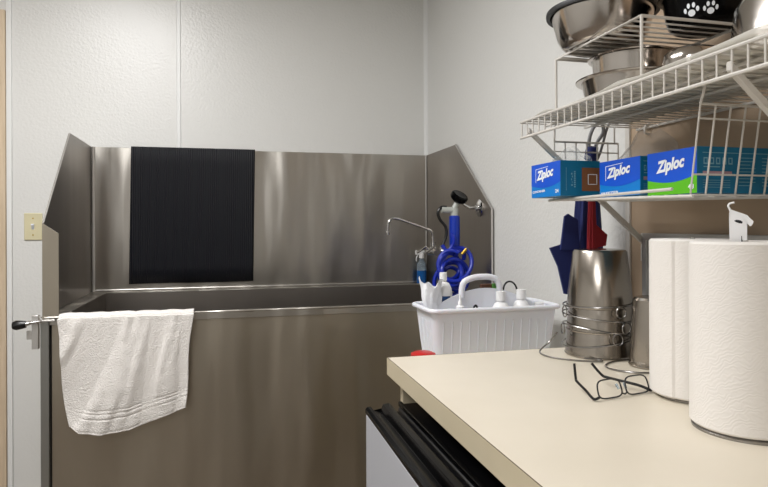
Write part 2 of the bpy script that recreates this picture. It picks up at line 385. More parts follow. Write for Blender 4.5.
obj('spray_head',lathe(NB(),[(0,-.008),(.014,-.008),(.031,.003),(.034,.009),(.034,.022),(.029,.027),(0,.027)],(wx+.014,wy,Z(.095)),32,axis=(.30,-.50,.78)),'black_gloss',t)
obj('squeeze_lever',tube(NB(),smooth_path([(wx-.03,wy,Z(.068)),(wx-.052,wy,Z(.066)),(wx-.064,wy,Z(.046)),(wx-.055,wy,Z(.02)),(wx-.034,wy,Z(-.006)),(wx-.032,wy,Z(-.04)),(wx-.047,wy,Z(-.078))],6),.0058,10),'black_plastic',t)
hb=NB(); random.seed(9)
pts=[(wx+.002,wy,Z(-.09)),(wx+.002,wy,Z(-.12))]
for k in range(9*14):
    a=k/14*2*math.pi; lp=k/14
    cx=wx-.022+.010*math.sin(lp*1.9)+ .003*lp; cz=Z(-.150-.007*lp+.012*math.sin(lp*2.7)); rr=.050+.013*math.sin(lp*2.1)
    tilt=.3*math.sin(lp*1.3)
    px=rr*math.cos(a+1.2); pz=rr*1.05*math.sin(a+1.2)
    pts.append((cx+px, wy-.045+.0105*lp+.018*math.sin(a+lp), cz+pz+tilt*px))
tube(hb,smooth_path(pts,2),.0078,10)
tube(hb,smooth_path([(wx-.047,wy,Z(-.075)),(wx-.03,wy-.01,Z(-.10)),(wx+.0,wy-.02,Z(-.098)),(wx+.03,wy-.02,Z(-.10)),(wx+.035,wy-.01,Z(-.13))],5),.0078,10)
tube(hb,smooth_path([(wx-.06,wy-.02,Z(-.125)),(wx-.02,wy-.03,Z(-.08)),(wx-.012,wy-.03,Z(-.05)),(wx-.02,wy-.02,Z(-.03))],5),.006,10)
obj('coiled_hose',hb,'blue_hose',t)
obj('brass_fitting',cyl(NB(),(wx+.018,wy-.035,Z(-.108)),(wx+.034,wy-.04,Z(-.088)),.006,12),'gold',t)
# ------------------------------------------------------------------ spray bottle on the tub ledge
bx_,by_=.897,2.795
t=thing('spray_bottle',(bx_-.005,by_,RIM),'small clear spray bottle half full of blue liquid on the back ledge','bottle')
bx_-=.005
obj('body',lathe(NB(),[(0,0),(.020,0),(.0225,.004),(.0225,.085),(.019,.10),(.010,.112),(.010,.122),(0,.122)],(bx_,by_,RIM),28),'clear_bottle',t)
obj('liquid',lathe(NB(),[(0,0),(.0233,.001),(.0233,.062),(0,.0622)],(bx_,by_,RIM+.0005),28),'blue_liquid',t)
n_=cyl(NB(),(bx_,by_,RIM+.12),(bx_,by_,RIM+.14),.012); box(n_,bx_-.03,bx_+.014,by_-.008,by_+.008,RIM+.138,RIM+.158)
tube(n_,[(bx_-.018,by_,RIM+.14),(bx_-.026,by_,RIM+.12),(bx_-.024,by_,RIM+.105)],.003,6)
obj('trigger',n_,'plastic_cap',t,bevel=.002)
# ------------------------------------------------------------------ stand, caddy and its contents
SZ=Z(-.375)
t=thing('low_stand',(.65,1.5,0),'narrow cream stand under the white caddy, between counter and tub','stand')
obj('stand_top',B(.442,.925,1.36,1.675,SZ-.02,SZ),'laminate',t,bevel=.002)
for x in(.56,.90):
    for y in(1.37,1.655): obj('leg',B(x-.015,x+.015,y-.015,y+.015,0,SZ-.02),'laminate_edge',t,bevel=.002)
t=thing('red_jar',(.468,1.455,SZ),'small red plastic tub on the stand just left of the white caddy','jar')
obj('jar_body',lathe(NB(),[(0,0),(.024,0),(.0265,.004),(.028,.042),(0,.042)],(.468,1.455,SZ),28),'plastic_cap',t)
obj('lid',lathe(NB(),[(0,.042),(.030,.042),(.032,.047),(.031,.054),(.022,.058),(0,.059)],(.468,1.455,SZ),28),'red_plastic',t)
RZ=Z(-.222)
def rrect(x0,x1,y0,y1,r,n=6):
    out=[]
    for cx,cy,a0 in((x1-r,y1-r,0),(x0+r,y1-r,90),(x0+r,y0+r,180),(x1-r,y0+r,270)):
        for k in range(n+1):
            a=R(a0+90*k/n); out.append((cx+r*math.cos(a),cy+r*math.sin(a)))
    return out
t=thing('cleaning_caddy',(.68,1.565,SZ),'white ribbed plastic carry caddy full of bottles beside the tub','caddy')
def caddy_shell():
    b=NB(); rings=[]
    levels=[(SZ+.0,.022),(SZ+.01,.020),(SZ+.06,.013),(RZ-.03,.007),(RZ-.004,.004)]
    def ring(ins,z,th=0):
        pts=rrect(.500+ins+th,.868-ins-th,1.482+ins+th,1.652-ins-th,.022,8)
        return [b.verts.new((x,y,z)) for x,y in pts]
    o=[ring(i,z) for z,i in levels]; inn=[ring(i,z+(.003 if k==0 else 0),.003) for k,(z,i) in enumerate(levels)]
    n=len(o[0])
    for rr in(o,inn):
        for a,c in zip(rr,rr[1:]):
            for k in range(n): b.faces.new((a[k],a[(k+1)%n],c[(k+1)%n],c[k]))
    for k in range(n): b.faces.new((o[-1][k],o[-1][(k+1)%n],inn[-1][(k+1)%n],inn[-1][k]))
    b.faces.new(o[0][::-1]); b.faces.new(inn[0])
    return b
obj('body',caddy_shell(),'plastic_white',t)
rb=NB()
for k in range(13):
    x=.535+k*.0245
    tube(rb,[(x,1.5032,SZ+.005),(x,1.4952,SZ+.06),(x,1.4882,RZ-.030)],.0018,6)
for k in range(4):
    y=1.52+k*.031
    tube(rb,[(.5212,y,SZ+.005),(.5132,y,SZ+.06),(.5062,y,RZ-.030)],.0018,6)
obj('rib',rb,'plastic_white',t)
rp_=[(x,y,RZ) for x,y in rrect(.499,.869,1.481,1.653,.024,8)]
obj('rim',tube(NB(),rp_,.0062,10,closed=True),'plastic_white',t)
# arched centre divider with the carry handle
dv=[]; 
for k in range(25):
    u=k/24; x=.508+.352*u; z=RZ-.012+.060*math.sin(math.pi*u)**1.05
    dv.append((x,1.564,z))
dv+= [(.848,1.564,SZ+.006),(.520,1.564,SZ+.006)]
obj('divider',prism(NB(),dv,(0,.005,0)),'plastic_white',t)
hp=smooth_path([(.615,1.5665,RZ+.022),(.616,1.5665,RZ+.049),(.624,1.5665,RZ+.067),(.650,1.5665,RZ+.077),(.677,1.5665,RZ+.079),(.702,1.5665,RZ+.077),(.720,1.5665,RZ+.068),(.727,1.5665,RZ+.049),(.728,1.5665,RZ+.022)],5)
obj('handle',tube(NB(),hp,.0085,12),'plastic_white',t)
FZ=SZ+.006
def bottle(name,x,y,r,zt,cap_r,cap_h,label,capm='plastic_cap',sy=1):
    """a round-shouldered bottle standing on the caddy floor, zt = top of the cap"""
    hh=zt-FZ-cap_h; t=thing(name,(x,y,FZ),label,'bottle')
    obj('bottle_body',lathe(NB(),[(0,0),(r*.9,0),(r,.004),(r,hh-.035),(r*.93,hh-.022),(r*.65,hh-.008),(cap_r*.8,hh-.003),(cap_r*.8,hh+.004),(0,hh+.004)],(x,y,FZ),28,sy=sy),'plastic_cap',t)
    obj('cap',lathe(NB(),[(cap_r,hh),(cap_r*1.0,hh+cap_h*.6),(cap_r*.96,hh+cap_h),(0,hh+cap_h)],(x,y,FZ),28),capm,t)
    return t
t=bottle('lotion_bottle',.577,1.609,.025,RZ+.090,.0105,.022,'white bottle with a blue label at the left end of the caddy')
lb=NB()
for k in range(6):
    a0=R(250+k*10-10);a1=R(250+(k+1)*10-10);r=.0254
    q=[lb.verts.new((.577+r*math.cos(a),1.609+r*math.sin(a),z)) for a,z in((a0,RZ+.004),(a1,RZ+.004),(a1,RZ+.026),(a0,RZ+.026))]; lb.faces.new(q)
obj('label_patch',lb,'label_blue',t)
def packet(u,v):
    a=u*2*math.pi; h=.214*v; k=.72+.75*v**1.5; k*=1+.30*v*noise.noise(Vector((math.cos(a)*2.2,math.sin(a)*2.2,h*45)))
    r_=(.0205+.0028*math.sin(a*3+h*60)*v+.0015*math.sin(a*8+h*90))*k
    return Vector((.538+r_*math.cos(a)-.006*v,1.583+r_*.82*math.sin(a)-.006*v,FZ+h+v*v*(.010*math.sin(a*2+2.2)+.006*math.sin(a*5))))
tag(obj('wipes_packet',grid(packet,60,14),'tissue'),'crumpled white wipes packet sticking up at the caddy left end','packet')
t=thing('pump_bottle',(.596,1.530,FZ),'white pump nozzle bottle in the front left of the caddy','bottle')
hh=RZ-.012-FZ
obj('bottle_body',lathe(NB(),[(0,0),(.018,0),(.019,.004),(.019,hh-.02),(.008,hh),(0,hh)],(.596,1.530,FZ),24),'plastic_cap',t)
obj('pump',lathe(NB(),[(.011,hh),(.011,hh+.016),(.006,hh+.02),(.005,hh+.03),(.0022,hh+.034),(.002,hh+.046),(0,hh+.047)],(.596,1.530,FZ),20),'plastic_cap',t)
t=tag(obj('black_cord_loop',tube(NB(),smooth_path([(.628,1.512,RZ-.03),(.628,1.512,RZ),(.633,1.512,RZ+.008),(.638,1.512,RZ),(.638,1.512,RZ-.03)],5),.0028,8),'black_plastic'),'small black cord loop at the front inside the caddy','cord')
bottle('capped_bottle',.716,1.5335,.0265,RZ+.041,.0135,.025,'white bottle with wide cap, nearer the caddy handle of two alike')
bottle('capped_bottle',.777,1.5345,.0255,RZ+.044,.0135,.025,'white bottle with narrower cap, nearer the caddy right end')
t=thing('squat_jar',(.832,1.535,FZ),'squat white jar with low lid at the caddy right end','jar'); hh=RZ-FZ
obj('jar_body',lathe(NB(),[(0,0),(.012,0),(.0125,hh-.01),(0,hh-.01)],(.832,1.535,FZ),24),'plastic_cap',t)
obj('lid',lathe(NB(),[(.0135,hh-.01),(.0135,hh+.005),(.012,hh+.007),(0,hh+.007)],(.832,1.535,FZ),24),'plastic_cap',t)
# strap ring
sr=NB(); 
for k in range(41):
    a=R(-70+k*320/40); 
ring=[( .776+.021*math.cos(R(a)),1.60+.004*math.sin(R(a)),RZ+.034+.026*math.sin(R(a))) for a in range(-60,241,10)]
tube(sr,ring,.0026,8)
box(sr,.762,.772,1.594,1.604,FZ,RZ+.012)
tag(obj('strap_loop',sr,'black_rubber'),'upright dark strap loop behind the bottle caps in the caddy','strap')
t=thing('green_packet',(.722,1.615,FZ),'green and brown packet behind the caddy handle','packet')
obj('packet_body',B(.690,.728,1.608,1.620,FZ,RZ+.054),'brown_pack',t,bevel=.002); obj('packet_label',B(.722,.744,1.600,1.607,FZ,RZ+.056),'green_pack',t,bevel=.002)
# ------------------------------------------------------------------ counter
CZ=Z(-.285)
CX,CYe=.327,1.272
t=thing('countertop',(.63,.3,CZ-.036),'cream laminate countertop along the right wall','countertop')
obj('top',box(NB(),CX+.0016,WX-.0005,-.6,CYe-.0016,CZ-.036,CZ),'laminate',t,bevel=.0006)
ed=box(box(NB(),CX,CX+.0015,-.6,CYe,CZ-.036,CZ-.0006),CX+.0015,WX-.0005,CYe-.0015,CYe,CZ-.036,CZ-.0006)
obj('edge_band',ed,'laminate_edge',t,smooth=False)
sm=tube(tube(NB(),[(CX+.0012,-.6,CZ-.0002),(CX+.0012,CYe-.001,CZ-.0002)],.0007,6),[(CX+.001,CYe-.0012,CZ-.0002),(WX-.001,CYe-.0012,CZ-.0002)],.0005,6)
obj('edge_seam',sm,'seam_brown',t)
t=thing('counter_base',(.65,.3,0),'cream base panels holding up the laminate countertop','cabinet')
obj('end_panel',B(.353,WX-.002,1.240,1.258,0,CZ-.0365),'laminate_edge',t,bevel=.001)
obj('end_panel',B(.353,WX-.002,.56,.578,0,CZ-.0365),'laminate_edge',t,bevel=.001)
obj('back_panel',B(WX-.016,WX-.003,.579,1.239,0,CZ-.0365),'laminate_edge',t,bevel=.001)
# ------------------------------------------------------------------ mini fridge
fx0,fx1,fy0,fy1,fz=.249,.80,.66,1.131,Z(-.345)
t=thing('mini_fridge',(.5,.9,0),'small under-counter fridge with grey door and black top','fridge')
obj('body',B(fx0+.062,fx1,fy0+.003,fy1-.003,.02,fz-.004),'black_plastic',t,bevel=.004)
obj('top_cover',box(B(fx0+.072,fx1,fy0,fy1,fz-.003,fz+.001),fx0+.064,fx0+.071,fy0,fy1,fz-.003,fz+.006),'black_gloss',t,bevel=.0015)
d=obj('door',B(fx0,fx0+.055,fy0,fy1,.05,fz-.012),'fridge_grey',t,bevel=.003)
obj('door_cap',prism(NB(),[(fx0-.001,fy0-.001,fz-.0115),(fx0-.001,fy0-.001,fz-.004),(fx0+.004,fy0-.001,fz),(fx0+.010,fy0-.001,fz),(fx0+.014,fy0-.001,fz-.008),(fx0+.028,fy0-.001,fz-.010),(fx0+.034,fy0-.001,fz+.003),(fx0+.046,fy0-.001,fz+.004),(fx0+.052,fy0-.001,fz-.001),(fx0+.055,fy0-.001,fz-.0115)],(0,fy1-fy0+.002,0)),'black_gloss',d,bevel=.0008)
obj('gasket',B(fx0+.055,fx0+.062,fy0+.006,fy1-.006,.06,fz-.02),'black_rubber',t,smooth=False)
hg=B(fx0+.03,fx0+.10,fy0+.004,fy0+.04,fz+.002,fz+.010); cyl(hg,(fx0+.045,fy0+.022,fz+.002),(fx0+.045,fy0+.022,fz+.016),.009)
obj('hinge',hg,'steel_edge',t,bevel=.002)
for x,y in((fx0+.1,fy0+.05),(fx0+.1,fy1-.05),(fx1-.05,fy0+.05),(fx1-.05,fy1-.05)): obj('foot',cyl(NB(),(x,y,0),(x,y,.02),.015),'black_plastic',t)
# ------------------------------------------------------------------ paper towels
def roll(x,y,r,label,holder=None,seam=4.3):
    zb=CZ+.0065; ht=.2545
    t=thing('paper_towel_roll',(x,y,zb),label,'paper towel roll','paper towel rolls on the counter')
    b=NB(); n=96; prof=[(.021,0),(r-.003,0),(r,.003),(r,ht-.003),(r-.003,ht),(.021,ht),(.021,0)]
    rings=[]
    for rr,z in prof:
        ring=[]
        for k in range(n):
            a=2*math.pi*k/n; s=rr
            if rr>.03:
                da=(a-seam)%(2*math.pi); s=rr-.0022*math.exp(-da*3.0)+ .0008*math.sin(a*2+1)
            ring.append(b.verts.new((x+s*math.cos(a),y+s*math.sin(a),zb+z)))
        rings.append(ring)
    for p,q in zip(rings,rings[1:]):
        for k in range(n): b.faces.new((p[k],p[(k+1)%n],q[(k+1)%n],q[k]))
    obj('paper',b,'paper_white',t,angle=25)
    obj('core',lathe(NB(),[(.0205,0),(.0205,ht-.004),(.019,ht-.004),(.019,0),(.0205,0)],(x,y,zb),32),'card_kraft',t)
    return t
roll(.697,.700,.0715,'white paper towel roll nearest the camera, on the cat-topped holder',seam=R(250))
roll(.745,.855,.067,'white paper towel roll behind the cat-topped one',seam=R(205))
def holder(x,y,r,label,cat):
    t=thing('paper_towel_holder',(x,y,CZ),label,'paper towel holder')
    obj('base_plate',lathe(NB(),[(0,0),(r,0),(r,.003),(r-.002,.005),(.012,.006),(.006,.0095),(0,.0095)],(x,y,CZ),48),'wire_steel',t)
    obj('post',cyl(NB(),(x,y,CZ+.009),(x,y,CZ+.263),.004,12),'chrome',t)
    if cat:
        # cut-out cat seen from the side, tail up, on a flat upright tab
        # outline in centimetres: tab, back, head, muzzle, neck, front leg
        P=[(-1.13,-1.0),(-1.13,3.05),(-1.22,3.2),(-1.05,3.5),(-1.2,4.1),(-1.05,4.75),(-.3,4.4),(.45,4.1),(1.2,3.75),(1.35,3.5),(1.5,3.2),(1.95,2.85),(1.85,2.45),(1.62,2.1),(1.45,2.1),(1.3,2.4),(1.05,2.85),(1.1,1.5),(1.12,-1.0)]
        o=Vector((x-.0055,y+.0065,CZ+.2630)); u=Vector((.72,-.69,0)).normalized(); k_=.0094
        nn=Vector((-u.y,u.x,0))*.002
        Q=lambda a,c,q=0:o+u*a*k_+Vector((0,0,c*.0091))+nn*q
        b=prism(NB(),[Q(a,c,-1) for a,c in P],nn)
        bmesh.ops.triangulate(b,faces=[f for f in b.faces if len(f.verts)>4])
        c=obj('cat_finial',b,'plastic_cap',t,smooth=False)
        obj('tail',tube(NB(),smooth_path([Q(-1.0,4.4,-.5),Q(-1.15,4.85,-.5),Q(-1.3,5.2,-.5),Q(-1.15,5.55,-.5),Q(-.8,5.7,-.5),Q(-.5,5.75,-.5)],5),.0014,8),'plastic_cap',c)
        obj('cut_out',prism(NB(),[Q(a,c_,-1.1) for a,c_ in((-.55,2.95),(-.2,3.1),(.3,3.0),(.55,2.75),(.5,2.5),(.1,2.55),(-.35,2.75))],nn*.1),'black_plastic',c,smooth=False)
        obj('cut_out',prism(NB(),[Q(a,c_,-1.1) for a,c_ in((.36,-.9),(.38,.6),(.46,.6),(.52,-.9))],nn*.1),'black_plastic',c,smooth=False)
holder(.697,.700,.069,'paper towel holder topped with a white cut-out cat',True)
holder(.745,.855,.056,'plain paper towel holder inside the rear roll',False)
# ------------------------------------------------------------------ framed board behind the rolls
t=thing('framed_board',(.925,.8,CZ),'grey framed board leaning on the wall behind the paper towels','board')
fb=NB(); x0,x1=.914,.930; ya,yb=.30,1.206; za,zb=CZ,Z(-.020)
for a in((ya,yb,zb-.014,zb),(ya,yb,za,za+.014),(yb-.014,yb,za+.014,zb-.014),(ya,ya+.014,za+.014,zb-.014)): box(fb,x0,x1,a[0],a[1],a[2],a[3])
obj('frame',fb,'frame_grey',t,bevel=.0015); obj('board',B(x0+.006,x1-.002,ya+.0142,yb-.0142,za+.0142,zb-.0142),'board_grey',t,smooth=False)
# ------------------------------------------------------------------ steel pails, wire holders
def pail(x,y,z0,ht,rb,rt,label,group=None,name='steel_pail'):
    # upside down: rb at the counter (open rim), rt at the top (closed bottom)
    b=lathe(NB(),[(rb-.0008,0),(rb+.0012,.0005),(rb+.0016,.003),(rb,.0045),(rt+.002,ht-.006),(rt-.002,ht-.001),(rt-.008,ht),(0,ht-.002),
                  (0,ht-.003),(rt-.008,ht-.001),(rt+.0012,ht-.007),(rb-.0008,.004),(rb-.0008,0)],(x,y,z0),64)
    return tag(obj(name,b,'steel_pail'),label,'pail',group)
PX,PY=.790,1.186
pail(PX,PY,CZ+.0005,.130,.0735,.060,'lowest of the three nested upside-down steel pails, rim on the counter','steel pails on the counter')
pail(PX+.001,PY,CZ+.053,.130,.0715,.058,'middle of the three nested upside-down steel pails','steel pails on the counter')
pail(PX,PY,CZ+.105,.126,.0700,.0555,'topmost of the three nested upside-down steel pails','steel pails on the counter')
pail(.824,1.058,CZ+.0005,.139,.0430,.0340,'small upside-down steel pail between the large pails and the paper towels','steel pails on the counter',name='small_pail')
def wire_ring(z,tx,ty,r,label,loopa):
    b=NB()
    def P(a,rr,dz=0): return Vector((PX+rr*math.cos(a),PY+rr*math.sin(a),z+tx*math.cos(a)*rr+ty*math.sin(a)*rr+dz))
    tube(b,[P(2*math.pi*k/48,r) for k in range(48)],.0018,8,closed=True)
    for a0 in loopa:   # hooking eyes bent out of the ring
        c=P(a0,r+.003)
        tg=Vector((-math.sin(a0),math.cos(a0),0))
        tube(b,[c+tg*.011*math.cos(q)+Vector((0,0,-.012+.012*math.sin(q))) for q in [2*math.pi*k/20 for k in range(20)]],.0014,6,closed=True)
    return tag(obj('wire_pail_holder',b,'wire_steel'),label,'wire holder','wire rings around the steel pails')
ca=math.atan2(-PY,-PX)
wire_ring(CZ+.112,.05,-.02,.078,'topmost thin wire ring holder around the nested steel pails',[ca+.55,ca-1.1])
wire_ring(CZ+.085,-.06,.05,.079,'second highest wire ring holder around the nested pails',[ca+.7])
wire_ring(CZ+.057,-.14,.02,.079,'second lowest wire ring holder around the nested pails',[ca+.45,ca-1.2])
wire_ring(CZ+.034,.16,-.05,.080,'lowest tilted wire ring holder around the nested steel pails',[])
lw=smooth_path([(.706,1.222,CZ+.045),(.694,1.235,CZ+.022),(.665,1.225,CZ+.004),(.662,1.180,CZ+.002),(.690,1.140,CZ+.002),(.722,1.118,CZ+.002),(.742,1.108,CZ+.003),(.745,1.118,CZ+.004),(.730,1.126,CZ+.005),(.715,1.130,CZ+.006)],6)
tag(obj('wire_loop',tube(NB(),lw,.0018,8),'wire_steel'),'loose wire loop lying on the counter left of the pails','wire holder')
lw=[(.800+.078*math.cos(R(a)),1.053+.055*math.sin(R(a)),CZ+.0022) for a in range(0,360,10)]
tag(obj('wire_loop',tube(NB(),lw,.0018,8,closed=True),'wire_steel'),'loose oval wire loop lying on the counter behind the eyeglasses','wire holder')
# ------------------------------------------------------------------ eyeglasses
t=thing('eyeglasses',(.63,.92,CZ),'black wire-rimmed eyeglasses lying open on the counter','glasses')
A=Vector((.5685,.866,CZ+.0022)); Bv=Vector((.6895,.888,CZ+.0022)); u=(Bv-A).normalized(); wd=(Bv-A).length
nrm=Vector((-u.y,u.x,0)); up=(Vector((0,0,1))*.95+nrm*.3).normalized()
def lens(c,w,h):
    pts=[]
    for k in range(40):
        a=2*math.pi*k/40; ex=.5
        x=w*math.copysign(abs(math.cos(a))**ex,math.cos(a)); z=h*math.copysign(abs(math.sin(a))**.6,math.sin(a))
        pts.append(c+u*x*(1-.05*z/h)+up*z)
    return pts
c1=A+u*(wd*.28)+up*.0150; c2=A+u*(wd*.77)+up*.0150
L1=lens(c1,.0252,.0148); L2=lens(c2,.0252,.0148)
f=tube(tube(NB(),L1,.0013,8,closed=True),L2,.0013,8,closed=True)
obj('frame',tube(f,[c1+u*.024-up*.010,c1+u*.030-up*.012,c2-u*.030-up*.012,c2-u*.024-up*.010],.0014,8),'black_plastic',t)
for Lq in(L1,L2):
    b=NB(); b.faces.new([b.verts.new(p+nrm*.0002) for p in Lq]); obj('lens',b,'lens',t,smooth=False)
for s,cc in((1,c1),(-1,c2)):
    obj('nose_pad',tube(NB(),[cc+u*s*.0225-up*.004+nrm*.003,cc+u*s*.021+up*.004+nrm*.006],.0022,8),'clear_bottle',t)
obj('temple',tube(NB(),smooth_path([c1-u*.024-up*.011,A+nrm*.002-u*.001+up*.002,Vector((.573,.90,CZ+.009)),Vector((.575,.930,CZ+.0165)),Vector((.577,.937,CZ+.020)),Vector((.5765,.941,CZ+.045))],5),.0022,8),'black_plastic',t)
obj('temple',tube(NB(),smooth_path([c2+u*.024-up*.011,Bv+nrm*.002+u*.001+up*.002,Vector((.676,.905,CZ+.010)),Vector((.645,.942,CZ+.0155)),Vector((.637,.951,CZ+.019)),Vector((.626,.965,CZ+.037))],5),.0024,8),'black_plastic',t)
# ------------------------------------------------------------------ wire shelf
DZ=Z(.226); SX0,SX1,SY0,SY1=.63,.932,.30,1.237
t=thing('wire_shelf',(.78,.8,DZ),'white wire shelf fixed to the right wall above the counter','shelf')
dk=NB(); y=SY1
lip=NB()
while y>SY0-.001:
    tube(dk,[(SX0+.002,y,DZ),(SX1,y,DZ)],.0016,6)
    tube(lip,[(SX0,y,DZ+.001),(SX0,y,DZ-.032)],.0016,6); y-=.0254
for x in(SX0+.06,SX0+.16,SX1-.004): tube(dk,[(x,SY0-.005,DZ-.004),(x,SY1+.005,DZ-.004)],.003,8)
obj('deck',dk,'wire_white',t)
tube(lip,[(SX0,SY0-.005,DZ+.002),(SX0,SY1+.005,DZ+.002)],.003,8); tube(lip,[(SX0,SY0-.005,DZ-.033),(SX0,SY1+.005,DZ-.033)],.003,8)
obj('front_lip',lip,'wire_white',t)
def brace(y):
    b=prism(NB(),[(SX0+.006,y,DZ-.012),(SX0+.006,y,DZ-.024),(WX-.010,y,Z(-.050)),(WX-.010,y,Z(-.034))],(0,.009,0))
    box(b,WX-.012,WX-.0085,y-.006,y+.015,Z(-.085),Z(-.02))
    o=obj('brace',b,'wire_white',t,bevel=.001)
    obj('screw',cyl(NB(),(WX-.012,y+.0045,Z(-.068)),(WX-.0135,y+.0045,Z(-.068)),.004,12),'black_plastic',o)
brace(1.215); brace(.66)
for y in(1.272,.66+.0): 
    pass
st=thing('wall_standard',(WX-.009,1.275,Z(-.02)),'white slotted upright strip on the edge of the tan board','shelf upright')
obj('rail',B(WX-.014,WX-.0082,1.268,1.284,Z(-.28),Z(.60)),'wire_white',st,bevel=.001)
for k in range(8): obj('slot',B(WX-.0146,WX-.0141,1.273,1.279,Z(.24+k*.04),Z(.255+k*.04)),'frame_grey',st,smooth=False)
ck=tube(NB(),smooth_path([(WX-.010,1.20,DZ+.004),(WX-.020,1.20,DZ-.002),(WX-.022,1.20,DZ-.016),(WX-.012,1.20,DZ-.020)],4),.003,8)
tag(obj('wall_clip',ck,'wire_white'),'small white clip fixing the back of the wire shelf','clip')
# liner
def linf(u,v):
    y=SY1-.03-(SY1-SY0-.05)*v; hump=.010*max(0,math.sin(v*21+.4))**2*(.5+.5*math.sin(v*9))
    e=max(0,1-u/.12); x=SX0+.006+.24*u
    return Vector((x,y,DZ+.0027+(.002+.011*min(1,v*1.6)+hump)*e*e))
tag(obj('shelf_liner',grid(linf,24,80),'liner',solid=.0008),'thin white plastic liner on the wire shelf, curling at the front','shelf liner')
# ------------------------------------------------------------------ stacking rack on the shelf
t=thing('stacking_rack',(.765,1.01,DZ),'small white wire riser rack standing on the wire shelf','rack')
RT=Z(.348); a0,a1,b0,b1=.662,.868,.873,1.146
b=NB()
n=12
for k in range(n): yy=b0+.008+(b1-b0-.016)*k/(n-1); tube(b,[(a0,yy,RT),(a1,yy,RT)],.0017,6)
obj('deck',b,'wire_white',t)
b=tube(NB(),[(a0,b0,RT-.002),(a1,b0,RT-.002),(a1,b1,RT-.002),(a0,b1,RT-.002)],.0028,8,closed=True)
obj('rim_wire',b,'wire_white',t)
for x in(a0,a1):
    for yy in(b0,b1): obj('leg',tube(NB(),[(x,yy,RT-.001),(x,yy,DZ+.0045)],.0028,8),'wire_white',t)
# ------------------------------------------------------------------ bowls
def bowl(x,y,z,rb,rt,h,label,m='steel_bowl',flip=False,ring=False,lipr=.006,name='pet_bowl',band=None):
    t=thing(name,(x,y,z),label,'bowl')
    w=.0012
    prof=[(0,.0),(rb-.010,0),(rb-.002,.003),(rb+.004,.009),(rb+.3*(rt-rb)+.004,.022),(rt-.002,h-.010),(rt,h-.004),(rt+lipr,h-.003),(rt+lipr+.001,h-.001),(rt+lipr,h),(rt-.001,h-.001),
          (rt-w-.002,h-.010),(rb+.3*(rt-rb)+.0035-w,.023),(rb+.002-w,.010),(rb-.008,.003),(0,.003)]
    if flip: prof=[(r,h-zz) for r,zz in prof]
    obj('bowl_body',lathe(NB(),prof,(x,y,z),72),m,t)
    if ring:
        zz=(h-.004) if not flip else .004
        k=-1 if not flip else 1
        obj('rubber_ring',lathe(NB(),[(rt+.0005,zz-.005),(rt+lipr+.002,zz-.005),(rt+lipr+.0028,zz),(rt+lipr+.002,zz+.0042),(rt+.0005,zz+.0042)],(x,y,z),72),'black_rubber',t)
    if band:
        obj('rubber_ring',lathe(NB(),[(rb+.0,-.0005),(rb+.003,0),(rb+.0045,.008),(rb+.003,.008)],(x,y,z),72),'black_rubber',t)
    return t
RTZ=RT+.0018
bowl(.720,1.070,RTZ,.074,.099,.076,'large steel bowl with black rim on the left of the riser rack',ring=True)
t=bowl(.836,.922,RTZ,.060,.075,.062,'black bowl with white paw prints on the riser rack','black_gloss',name='paw_print_bowl')
# paw prints on the side that faces the room
def paw(bm,ang,zc,s):
    cx,cy=.836,.922
    def P(a,zz):
        q_=zz-RTZ; rr=(.0685+.0045*(q_-.022)/.03 if q_>.022 else .064+.0045*(q_-.009)/.013)+.0008
        return Vector((cx+rr*math.cos(a),cy+rr*math.sin(a),zz))
    def disc(da,dz,ra,rz):
        vs=[bm.verts.new(P(ang+(da+ra*math.cos(q))/.074,zc+dz+rz*math.sin(q))) for q in [2*math.pi*k/14 for k in range(14)]]
        c=bm.verts.new(P(ang+da/.074,zc+dz)); 
        for k in range(14): bm.faces.new((c,vs[k],vs[(k+1)%14]))
    disc(0,-.003*s,.0052*s,.0042*s)
    for da,dz in((-.0085,.001),(-.0035,.0065),(.0035,.0065),(.0085,.001)): disc(da*s,dz*s,.0022*s,.0034*s)
pw=NB(); av=math.atan2(-.922,-.836)
paw(pw,av-.36,RTZ+.020,1.3); paw(pw,av+.08,RTZ+.018,1.2)
obj('paw_print',pw,'card_white',t)
DK=DZ+.0035
bowl(.768,1.045,DK,.078,.094,.056,'wide steel bowl with rolled rim under the riser rack',lipr=.010)
bowl(.772,1.045,DK+.034,.066,.078,.066,'smaller steel bowl nested in the wide one under the rack')
bowl(.771,.886,DK,.040,.048,.072,'small upside-down steel bowl under the near end of the rack',flip=True,lipr=.004)
bowl(.803,.688,DK,.088,.108,.105,'big upside-down steel bowl with black rubber ring at the near end of the shelf',flip=True,ring=True)
